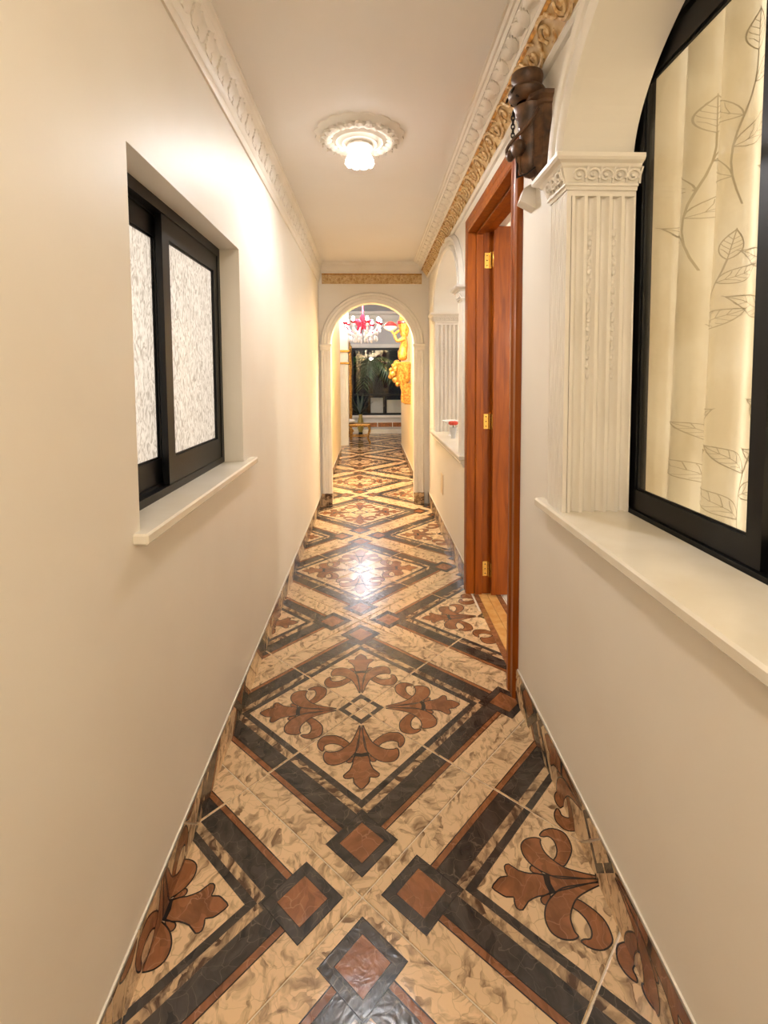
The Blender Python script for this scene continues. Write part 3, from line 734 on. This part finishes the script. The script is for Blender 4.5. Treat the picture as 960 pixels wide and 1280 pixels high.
# ================================================================== CEILING ROSE AND LAMP
LX, LY = -.05, 2.62
rose = thing('ceiling_rose', 'white round plaster ceiling rose with scalloped leafy rim around the lamp', 'ceiling rose', (LX, LY, HC))
prof = [(.001,-.052),(.06,-.052),(.075,-.044),(.088,-.046),(.098,-.036),(.112,-.034),(.118,-.040),(.126,-.034),(.140,-.022),(.165,-.018),(.182,-.022),(.194,-.012),(.214,-.006),(.216,0)]
MB().lathe(prof, 96, (LX, LY, HC), lambda a, r: 1 + (.055*abs(math.sin(8*a)) if r > .18 else 0)).build('disc', MT['white'], rose, True)
for k in range(24):
    a = 2*PI*k/24; d = Vector((math.cos(a), math.sin(a), 0))
    put('rose_leaf', acanthus, rose, (LX+d.x*.135, LY+d.y*.135, HC-.022), frame(d.cross(Vector((0,0,-1))), d, Vector((0,0,-1))), (.62, .74, 1.3))
for k in range(12):
    a = 2*PI*(k+.5)/12
    put('rose_husk', husk_me, rose, (LX+.152*math.cos(a), LY+.152*math.sin(a), HC-.022), (PI/2, 0, a+PI/2), 1.4)
lampo = thing('ceiling_lamp', 'glowing petal-shaped glass lamp under the white ceiling rose', 'lamp', (LX, LY, HC-.052))
MB().lathe([(.001,0),(.062,0),(.068,-.006),(.064,-.012),(.05,-.016),(.03,-.018),(.001,-.018)], 32, (LX, LY, HC-.052), lambda a, r: 1+.04*math.sin(12*a)).build('canopy', MT['white'], lampo, True)
for k in range(10):
    a = 2*PI*k/10; mb = MB(); R_ = []
    for i in range(7):
        u = i/6; rad = .030+.044*u**.7; zz = HC-.066-.074*u; wd = .011+.022*math.sin(PI*min(1, .15+.62*u))*(1 if u < .8 else .7)
        R_.append([(LX+rad*math.cos(a+q*wd/rad), LY+rad*math.sin(a+q*wd/rad), zz+.004*abs(q)-(.004 if abs(q) < .5 and u > .9 else 0)) for q in (-1, -.4, .4, 1)])
    mb.rings(R_, False, False); mb.build('glass_petal', MT['petalglass'], lampo, True)
MB().ball((LX, LY, HC-.116), .034, .034, .036, 20, 12).build('globe', MT['globe'], lampo, True)

# ================================================================== WALL SCONCE (dark carved bracket)
SX, SY = XR, 1.84
sconce = thing('wall_bracket', 'dark carved wooden wall bracket with stacked bowls above the door corner', 'wall bracket', (SX, SY, 2.06))
mb = MB(); y0, y1 = SY-.085, SY+.085
mb.rings([[(SX, SY-w, z), (SX-d*.55, SY-w, z), (SX-d, SY-w*.62, z), (SX-d, SY+w*.62, z), (SX-d*.55, SY+w, z), (SX, SY+w, z)] for z, d, w in ((2.07,.012,.012),(2.10,.03,.035),(2.135,.05,.062),(2.16,.056,.075),(2.17,.052,.072),(2.33,.052,.072),(2.335,.058,.078),(2.345,.060,.080),(2.355,.072,.092),(2.368,.074,.094),(2.370,.02,.03))])
mb.build('back_block', MT['darkiron'], sconce)
mb = MB(); mb.lathe([(.001,2.105),(.02,2.115),(.035,2.14),(.04,2.17),(.038,2.24),(.044,2.30),(.058,2.33),(.062,2.345),(.05,2.352),(.034,2.36),(.001,2.36)], 20, (SX-.052, SY, 0)); mb.build('round_corbel', MT['darkiron'], sconce, True)
mb = MB(); mb.lathe([(.034,2.365),(.05,2.37),(.064,2.384),(.066,2.40),(.058,2.412),(.046,2.416),(.001,2.418)], 28, (SX-.066, SY, 0)); mb.build('lower_bowl', MT['darkiron'], sconce, True)
mb = MB(); mb.lathe([(.001,2.414),(.040,2.416),(.052,2.432),(.056,2.452),(.054,2.462),(.049,2.462),(.044,2.44),(.001,2.432)], 28, (SX-.066, SY, 0)); mb.build('upper_bowl', MT['darkiron'], sconce, True)
mb = MB(); mb.tube(catmull([(SX-.05, SY-.08, 2.31), (SX-.068, SY-.082, 2.28), (SX-.088, SY-.06, 2.255), (SX-.115, SY-.02, 2.235), (SX-.13, SY+.02, 2.215), (SX-.12, SY+.04, 2.19)], 4, False), .006, 6); mb.build('curved_arm', MT['darkiron'], sconce, True)
mb = MB(); mb.ball((SX-.098, SY-.01, 2.205), .026, .040, .030, 12, 8); mb.ball((SX-.118, SY+.02, 2.192), .016, .022, .020, 10, 6); mb.tube([(SX-.098, SY-.01, 2.18), (SX-.09, SY, 2.15), (SX-.085, SY+.004, 2.12)], [.012,.009,.004], 6); mb.build('carved_leaf', MT['darkiron'], sconce, True)
for k in range(9):
    z = 2.335-k*.015; mb = MB(); P = []
    for q in range(11):
        a = 2*PI*q/10; P.append((SX-.112+(.006*math.cos(a) if k % 2 else 0), SY+.01+(0 if k % 2 else .006*math.cos(a)), z+.010*math.sin(a)))
    mb.tube(P, .0024, 5, False); mb.build('chain_link', MT['iron'], sconce, True)
for sg in (-1, 1):
    mb = MB(); P = []
    for q in range(16):
        a = q/15*PI*1.7; r_ = .022*(1-q/26); P.append((SX-.108-r_*math.cos(a), SY+sg*.032, 2.385+r_*math.sin(a)))
    mb.tube(P, .0045, 6); mb.build('scroll_handle', MT['iron'], sconce, True)
mb = MB(); mb.tube([(SX-.10, SY-.005, 2.165), (SX-.10, SY-.005, 2.105)], .004, 6); mb.tube([(SX-.10, SY-.005, 2.108), (SX-.07, SY-.03, 2.112), (SX-.05, SY-.055, 2.125)], .003, 6); mb.build('iron_hook', MT['iron'], sconce, True)

# ================================================================== SMALL THINGS ON THE RIGHT WALL
sw = thing('wall_socket', 'ivory socket plate low on the right wall under the arched opening', 'socket', (XR, 4.42, .45))
MB().cbox(XR-.008, XR, 4.36, 4.48, .36, .54, .002).build('plate', MT['switch'], sw)
for z in (.405, .495):
    MB().lathe([(.001,0),(.022,0),(.024,.003)], 16, (0,0,0)).build('socket_face', MT['switch'], None, True)
    o = bpy.context.scene.collection.objects[-1] if False else bpy.data.objects[[q.name for q in C.objects][-1]]
    o.location = (XR-.0085, 4.42, z); o.rotation_euler = (0, PI/2, 0); adopt(o, sw)
cupo = thing('flower_cup', 'small grey cup holding a red flower on the white arched sill', 'flower cup', (.70, 4.30, .865))
MB().lathe([(.001,0),(.022,0),(.024,.004),(.018,.02),(.026,.06),(.034,.10),(.031,.10),(.022,.06),(.001,.05)], 20, (.70, 4.30, .865)).build('cup', MT['panel'], cupo, True)
for k in range(7):
    a = 2*PI*k/7; mb = MB(); mb.ball((.70+.022*math.cos(a), 4.30+.022*math.sin(a), 1.0), .022, .022, .018, 8, 5)
    mb.build('petal', MT['redflower'], cupo, True)
MB().tube([(.70, 4.30, .92), (.70, 4.30, .99)], .004, 6).build('flower_stem', MT['leaf'], cupo)
dish = tag(MB().lathe([(.001,0),(.03,0),(.03,.006),(.012,.014),(.012,.10),(.05,.118),(.085,.138),(.082,.140),(.05,.124),(.001,.112)], 28, (.715, 4.52, .865)).build('glass_dish', MT['whiteglass'], None, True), 'pale footed glass dish on the arched sill behind the red flower', 'dish')

# ================================================================== FAR HALL: GILDED FIGURE BRACKET
GX0, GY0 = .57, 7.35
gb = thing('gilded_wall_figure', 'tall gilded wall bracket with carved figure on the hall right wall', 'wall bracket', (GX0, GY0, 1.0))
mb = MB(); mb.rings([[(GX0, GY0-w, z), (GX0-d, GY0-w*.8, z), (GX0-d*1.08, GY0, z), (GX0-d, GY0+w*.8, z), (GX0, GY0+w, z)] for z, d, w in ((1.0,.08,.06),(1.03,.12,.07),(1.10,.10,.065),(1.22,.12,.075),(1.30,.14,.09))]); mb.build('tapered_base', MT['polishedgold'], gb, True)
for q in (-.045, 0, .045):
    mb = MB(); mb.tube(catmull([(GX0-.115, GY0+q-.03, 1.03), (GX0-.125, GY0+q-.04, 1.1), (GX0-.12, GY0+q*1.2-.04, 1.2), (GX0-.15, GY0+q*1.4-.04, 1.32)], 3, False), [.022]*4+[.016]*3+[.024]*3, 6); mb.build('fluted_scroll', MT['polishedgold'], gb, True)
mb = MB(); mb.lathe([(.04,1.27),(.06,1.30),(.085,1.34),(.10,1.40),(.105,1.46),(.118,1.52),(.138,1.565),(.142,1.60),(.128,1.612),(.001,1.612)], 40, (GX0-.10, GY0, 0), lambda a, r: 1+.07*math.sin(10*a)); mb.build('shell_bowl', MT['polishedgold'], gb, True)
for k, (dx, dz, r_) in enumerate(((.22,1.52,.05),(.26,1.44,.055),(.22,1.36,.05),(.20,1.60,.045),(.28,1.50,.035),(.29,1.40,.035),(.19,1.29,.035),(.25,1.56,.03))):
    MB().ball((GX0-dx, GY0-.04+.03*(k % 3), dz), r_, r_*.9, r_, 10, 7).build('rosette', MT['polishedgold'], gb, True)
def skin(name, pts, edges, rad, m, par, sub=2):
    me = bpy.data.meshes.new(name); me.from_pydata(pts, edges, []); me.materials.append(m)
    o = put(name, me, par); md = o.modifiers.new('skin', 'SKIN')
    for v, r in zip(me.skin_vertices[0].data, rad): v.radius = (r, r)
    me.skin_vertices[0].data[0].use_root = True; md.use_smooth_shade = True
    o.modifiers.new('sub', 'SUBSURF').levels = sub; o.modifiers['sub'].render_levels = sub
    return o
bx, by = GX0-.11, GY0-.02
P = [(bx,by,1.62),(bx-.01,by,1.74),(bx+.02,by,1.85),(bx+.03,by,1.95),(bx+.02,by-.01,2.01),(bx-.005,by-.02,2.06),(bx+.0,by-.09,1.94),(bx-.09,by-.10,1.90),(bx-.13,by-.08,2.00),(bx-.05,by-.06,2.07),(bx+.04,by+.08,1.94),(bx-.0,by+.10,1.83),(bx-.07,by+.06,1.74)]
skin('figure', P, [(0,1),(1,2),(2,3),(3,4),(4,5),(3,6),(6,7),(7,8),(8,9),(3,10),(10,11),(11,12)], [.085,.075,.06,.065,.028,.05,.032,.026,.022,.018,.032,.026,.02], MT['polishedgold'], gb)
mb = MB(); mb.lathe([(.05,1.98),(.07,2.06),(.085,2.14),(.088,2.16)], 18, (GX0-.09, GY0, 0), lambda a, r: 1+.06*math.sin(8*a)); mb.build('flared_basket', MT['polishedgold'], gb, True)
MB().lathe([(.088,2.155),(.098,2.165),(.098,2.195),(.088,2.205)], 20, (GX0-.09, GY0, 0)).build('red_band', MT['redglass'], gb, True)
mb = MB(); mb.lathe([(.085,2.20),(.07,2.25),(.045,2.30),(.015,2.345),(.001,2.35)], 18, (GX0-.09, GY0, 0), lambda a, r: 1+.08*math.sin(7*a)); mb.build('leaf_finial', MT['polishedgold'], gb, True)
mb = MB(); mb.tube(catmull([(bx-.13, by-.08, 2.0), (GX0-.26, GY0-.08, 2.03), (GX0-.29, GY0-.06, 2.07)], 4, False), .012, 6); mb.build('lamp_arm', MT['polishedgold'], gb, True)
mb = MB(); mb.lathe([(.015,2.05),(.05,2.06),(.09,2.09),(.10,2.12),(.095,2.12),(.05,2.075),(.001,2.07)], 20, (GX0-.29, GY0-.06, 0)); mb.build('lamp_dish', MT['whiteglass'], gb, True)
MB().lathe([(.098,2.115),(.106,2.122),(.07,2.16),(.03,2.185),(.001,2.19)], 20, (GX0-.29, GY0-.06, 0)).build('lamp_cap', MT['redglass'], gb, True)

# ================================================================== FAR ROOM
# window wall dressing
fw = lambda u, v, t: (u, 12.8+t, v)
mb = MB(); bars(mb, fw, FW[0], FW[1], FW[2], FW[3], .05, .05, .05, .05, .02, .1)
mb.box(FW[0]+.05, FW[1]-.05, 12.82, 12.9, .92, .97); mb.box(.33, .38, 12.82, 12.9, FW[2]+.05, .92); w3 = struct(mb.build('window_3', MT['black']))
MB().box(FW[0]+.05, FW[1]-.05, 12.86, 12.864, .97, FW[3]-.05).build('pane', MT['pane'], w3)
MB().box(FW[0]+.05, .33, 12.86, 12.864, FW[2]+.05, .92).build('pane', MT['pane'], w3); MB().box(.38, FW[1]-.05, 12.86, 12.864, FW[2]+.05, .92).build('pane', MT['pane'], w3)
mb = MB(); bars(mb, fw, FW[0]-.09, FW[1]+.09, FW[2]-.06, FW[3]+.10, .08, .08, .05, .09, -.05, -.001); struct(mb.build('trim_15', MT['white']))
mb = MB(); sweep(mb, [(0,0),(.3,0),(.28,-.05),(.18,-.08),(.14,-.16),(.05,-.22),(.03,-.30),(0,-.32)], [-4, 4], lambda t, a, b: (t, 12.8-a, 3.0+b)); struct(mb.build('trim_16', MT['white'], None, True))
struct(MB().cbox(-.62, 1.6, 12.45, 12.8, -.01, .10, .008).build('trim_17', MT['sill']))
brd = struct(MB().box(-.62, 1.6, 12.786, 12.8, .12, .25).build('trim_18', MT['white']))
x = -.60
while x < 1.4: MB().cbox(x, x+.36, 12.778, 12.79, .13, .24, .003).build('border_tile', MT['orange'], brd); x += .38
# beyond the glass: night garden
struct(MB().box(-6, 6, 12.95, 22, -.3, .1).build('floor_garden', MT['soil']))
lamp('fill_garden', (.8, 13.6, 3.4), 34, (.9, 1, .85), .1)  # added lamp out of view, makes the palms show in the dark
pnl = tag(MB().cbox(-.02, .30, 13.05, 13.08, .1, .86, .005).build('pale_pane_standin', MT['panel']), 'pale grey panel added outside in place of the white rectangle low in the dark far window', 'panel')  # added panel, stands in for a white rectangle in the low window
tag(MB().cbox(.40, .80, 13.10, 13.13, .1, .80, .005).build('beige_pane_standin', MT['roomwall']), 'beige panel added outside in place of the beige rectangle at the right of the dark far window', 'panel')  # likewise added, for the beige rectangle beside it
def palm(loc, h, n, L, label, seed):
    r = thing('palm', label, 'palm', loc, 'palms in the night garden'); rg = random.Random(seed); x, y, z = loc
    MB().tube(catmull([(x, y, z), (x+.03, y, z+h*.5), (x, y, z+h)], 4, False), [.09, .085, .08, .075, .07, .065, .065, .06, .06], 8).build('trunk', MT['stem'], r, True)
    for k in range(n):
        a = 2*PI*k/n + rg.uniform(-.2, .2); up = rg.uniform(-.1, .9); mb = MB()
        sp = []
        for t in range(8):
            q = t/7; rr = L*q; sp.append(Vector((x+math.cos(a)*rr*.9, y+math.sin(a)*rr*.9, z+h+up*rr*.7 - 1.0*L*q*q*.75)))
        mb.tube(sp, [.012*(1-.8*i/7) for i in range(8)], 5)
        for t in range(1, 8):
            for s_ in (0, .5):
                i = min(t, 6); p = sp[i].lerp(sp[i+1 if i < 7 else 7], s_) if i < 7 else sp[7]
                d = (sp[min(i+1, 7)]-sp[i-1]).normalized(); side = d.cross(Vector((0, 0, 1))).normalized(); ln = L*.42*math.sin(PI*(.15+.8*t/8))
                for sg in (-1, 1):
                    tip = p + side*sg*ln*.75 + d*ln*.5 - Vector((0, 0, ln*.45)); wv = d*.022
                    mid = p.lerp(tip, .5)+Vector((0, 0, ln*.06))
                    mb.add([p-wv*.4, p+wv*.4, mid+wv, mid-wv, tip], [(0,1,2,3), (3,2,4)])
        mb.build('frond', MT['leaf'], r)
palm((-.05, 14.2, .1), 1.75, 13, 1.0, 'drooping palm with large fronds left of centre outside the far window', 1)
palm((1.05, 16.6, .1), 1.7, 12, .9, 'darker smaller palm outside at the right of the far window', 2)
# chandelier
HX, HY = -.16, 10.2
ch = thing('chandelier', 'red and white glass chandelier with crystal drops in the far room', 'chandelier', (HX, HY, 3.0))
MB().lathe([(.001,3.0),(.12,3.0),(.12,2.94),(.10,2.90),(.03,2.87),(.001,2.86)], 24, (HX, HY, 0)).build('canopy', MT['redglass'], ch, True)
MB().lathe([(.014,2.88),(.014,2.72),(.03,2.70),(.014,2.68),(.014,2.56),(.05,2.52),(.06,2.47),(.03,2.42),(.02,2.36),(.001,2.34)], 16, (HX, HY, 0)).build('stem', MT['redglass'], ch, True)
for k in range(5):
    a = 2*PI*k/5+PI/2; d = Vector((math.cos(a), 0, math.sin(a))); mb = MB()
    e = Vector((-d.z, 0, d.x)); o_ = Vector((HX, HY-.07, 2.46))
    mb.rings([[o_+d*(.19*t)-e*w, o_+d*(.19*t)+Vector((0,-.02,0)), o_+d*(.19*t)+e*w, o_+d*(.19*t)+Vector((0,.012,0))] for t, w in ((.1,.015),(.35,.055),(.6,.055),(.85,.03),(1,.004))]); mb.build('red_petal', MT['redglass'], ch, True)
drop = MB(); drop.ball((0,0,-.02), .02, .02, .026, 8, 6); drop.ball((0,0,-.075), .015, .015, .03, 8, 6); drop_me = drop.mesh('crystal_drop', MT['whiteglass'], True)
cup = MB().lathe([(.001,0),(.03,.004),(.055,.03),(.06,.04),(.05,.036),(.001,.012)], 14); cup_me = cup.mesh('cup', MT['redglass'], True)
bulb_me = MB().ball((0,0,.07), .028, .028, .05, 10, 7).mesh('bulb', MT['candle'], True)
for k in range(8):
    a = 2*PI*k/8+.25; c_, s_ = math.cos(a), math.sin(a); mb = MB(); q = .36
    mb.tube(catmull([(HX+.03*c_, HY+.03*s_, 2.50), (HX+.15*c_, HY+.15*s_, 2.30), (HX+.28*c_, HY+.28*s_, 2.32), (HX+q*c_, HY+q*s_, 2.44)], 4, False), .011, 6)
    arm = mb.build('glass_arm', MT['whiteglass'] if k % 2 else MT['redglass'], ch, True)
    put('cup', cup_me, arm, (HX+q*c_, HY+q*s_, 2.44)); put('bulb', bulb_me, arm, (HX+q*c_, HY+q*s_, 2.455))
    put('crystal_drop', drop_me, arm, (HX+q*c_, HY+q*s_, 2.44), None, 1.5); put('crystal_drop', drop_me, arm, (HX+.28*c_, HY+.28*s_, 2.31), None, 1.9)
    put('crystal_drop', drop_me, arm, (HX+.18*c_, HY+.18*s_, 2.27), None, 1.9)
# left side of the far room: white pilaster with gilded bands, tall gilded frame
pil = struct(MB().box(-1.02, -.47, 10.35, 10.75, 0, 3.0).build('trim_19', MT['white']))
for z0, z1 in ((1.90, 1.945), (1.66, 1.70)): MB().cbox(-1.04, -.445, 10.325, 10.77, z0, z1, .006).build('gilded_band', MT['gold'], pil)
for k in range(3): MB().cbox(-.66+k*.06, -.635+k*.06, 10.335, 10.36, .5, 1.62, .004).build('fillet', MT['white'], pil)
gf = thing('gilded_screen', 'tall narrow gilded carved screen beside the white pilaster in the far room', 'screen', (-.47, 11.3, 0))
MB().cbox(-.60, -.44, 11.26, 11.30, 0, 2.05, .01).build('back_panel', MT['gold'], gf)
for x in (-.59, -.45):
    mb = MB(); mb.tube([(x, 11.25, .012+i*.127) for i in range(17)], [.022+.008*math.sin(i*1.6) for i in range(17)], 8); mb.build('carved_side', MT['polishedgold'], gf, True)
mb = MB(); mb.ball((-.52, 11.25, 2.1), .07, .03, .1, 10, 7); mb.ball((-.58, 11.25, 2.05), .04, .03, .05, 8, 6); mb.ball((-.46, 11.25, 2.05), .04, .03, .05, 8, 6); mb.build('crest', MT['polishedgold'], gf, True)
# gilded bench with cushion
bn = thing('gilded_bench', 'low gilded bench with curved legs at the left of the far room', 'bench', (-.36, 10.55, 0))
mb = MB(); mb.cbox(-.70, -.02, 10.40, 10.72, .385, .43, .012); mb.build('seat_frame', MT['polishedgold'], bn)
for x, sx in ((-.66, -1), (-.07, 1)):
    for y_, sy in ((10.43, -1), (10.69, 1)):
        mb = MB(); mb.tube(catmull([(x, y_, .40), (x+sx*.03, y_+sy*.01, .30), (x-sx*.01, y_, .15), (x+sx*.02, y_, .05), (x+sx*.045, y_+sy*.01, .008)], 4, False), [.028,.028,.028,.026,.024,.022,.02,.018,.016,.015,.014,.014,.014,.016,.018,.018,.016], 8); mb.build('leg', MT['polishedgold'], bn, True)
mb = MB(); mb.tube([(-.66, 10.45, .17), (-.07, 10.45, .17)], .012, 6); mb.tube([(-.66, 10.67, .17), (-.07, 10.67, .17)], .012, 6); mb.build('stretcher', MT['polishedgold'], bn, True)
mb = MB()
for k in range(2):
    P = []
    for i in range(20): a = i/19*PI*2.2; r_ = .07*(1-i/30); P.append((-.44+(.0)+r_*math.cos(a)*(1 if k else -1), 10.43, .27+r_*math.sin(a)))
    mb.tube(P, .011, 6)
mb.build('scroll_apron', MT['polishedgold'], bn, True)
cu = MB(); cu.ball((-.50, 10.56, .478), .17, .14, .048, 18, 8); tag(cu.build('seat_cushion', MT['cushion'], None, True), 'flat white cushion lying on the gilded bench', 'cushion')
# plant in pot by the window
pp = thing('potted_plant', 'dark leafy plant in a yellow glazed vase by the far window', 'plant', (-.26, 11.9, 0))
MB().lathe([(.001,0),(.07,0),(.075,.02),(.05,.05),(.045,.10),(.001,.10)], 18, (-.26, 11.9, 0)).build('stand', MT['iron'], pp, True)
MB().lathe([(.04,.10),(.075,.2),(.08,.28),(.065,.38),(.04,.46),(.05,.52),(.045,.52),(.03,.46),(.001,.42)], 20, (-.26, 11.9, 0)).build('vase', MT['yellowglaze'], pp, True)
rg = random.Random(5)
for k in range(14):
    a = rg.uniform(0, 2*PI); L = rg.uniform(.16, .34); e = rg.uniform(.3, 1.3); mb = MB(); R_ = []
    for i in range(6):
        t = i/5; w = .03*math.sin(PI*(.1+.9*t))+.003; c_ = Vector((-.28+math.cos(a)*L*t, 11.9+math.sin(a)*L*t, .50+math.sin(e)*L*t*2.2-.25*L*t*t)); n_ = Vector((-math.sin(a), math.cos(a), 0))
        R_.append([c_-n_*w, c_+Vector((0,0,.006)), c_+n_*w])
    mb.rings(R_, False, False); mb.build('leaf', MT['darkleaf'], pp, True)
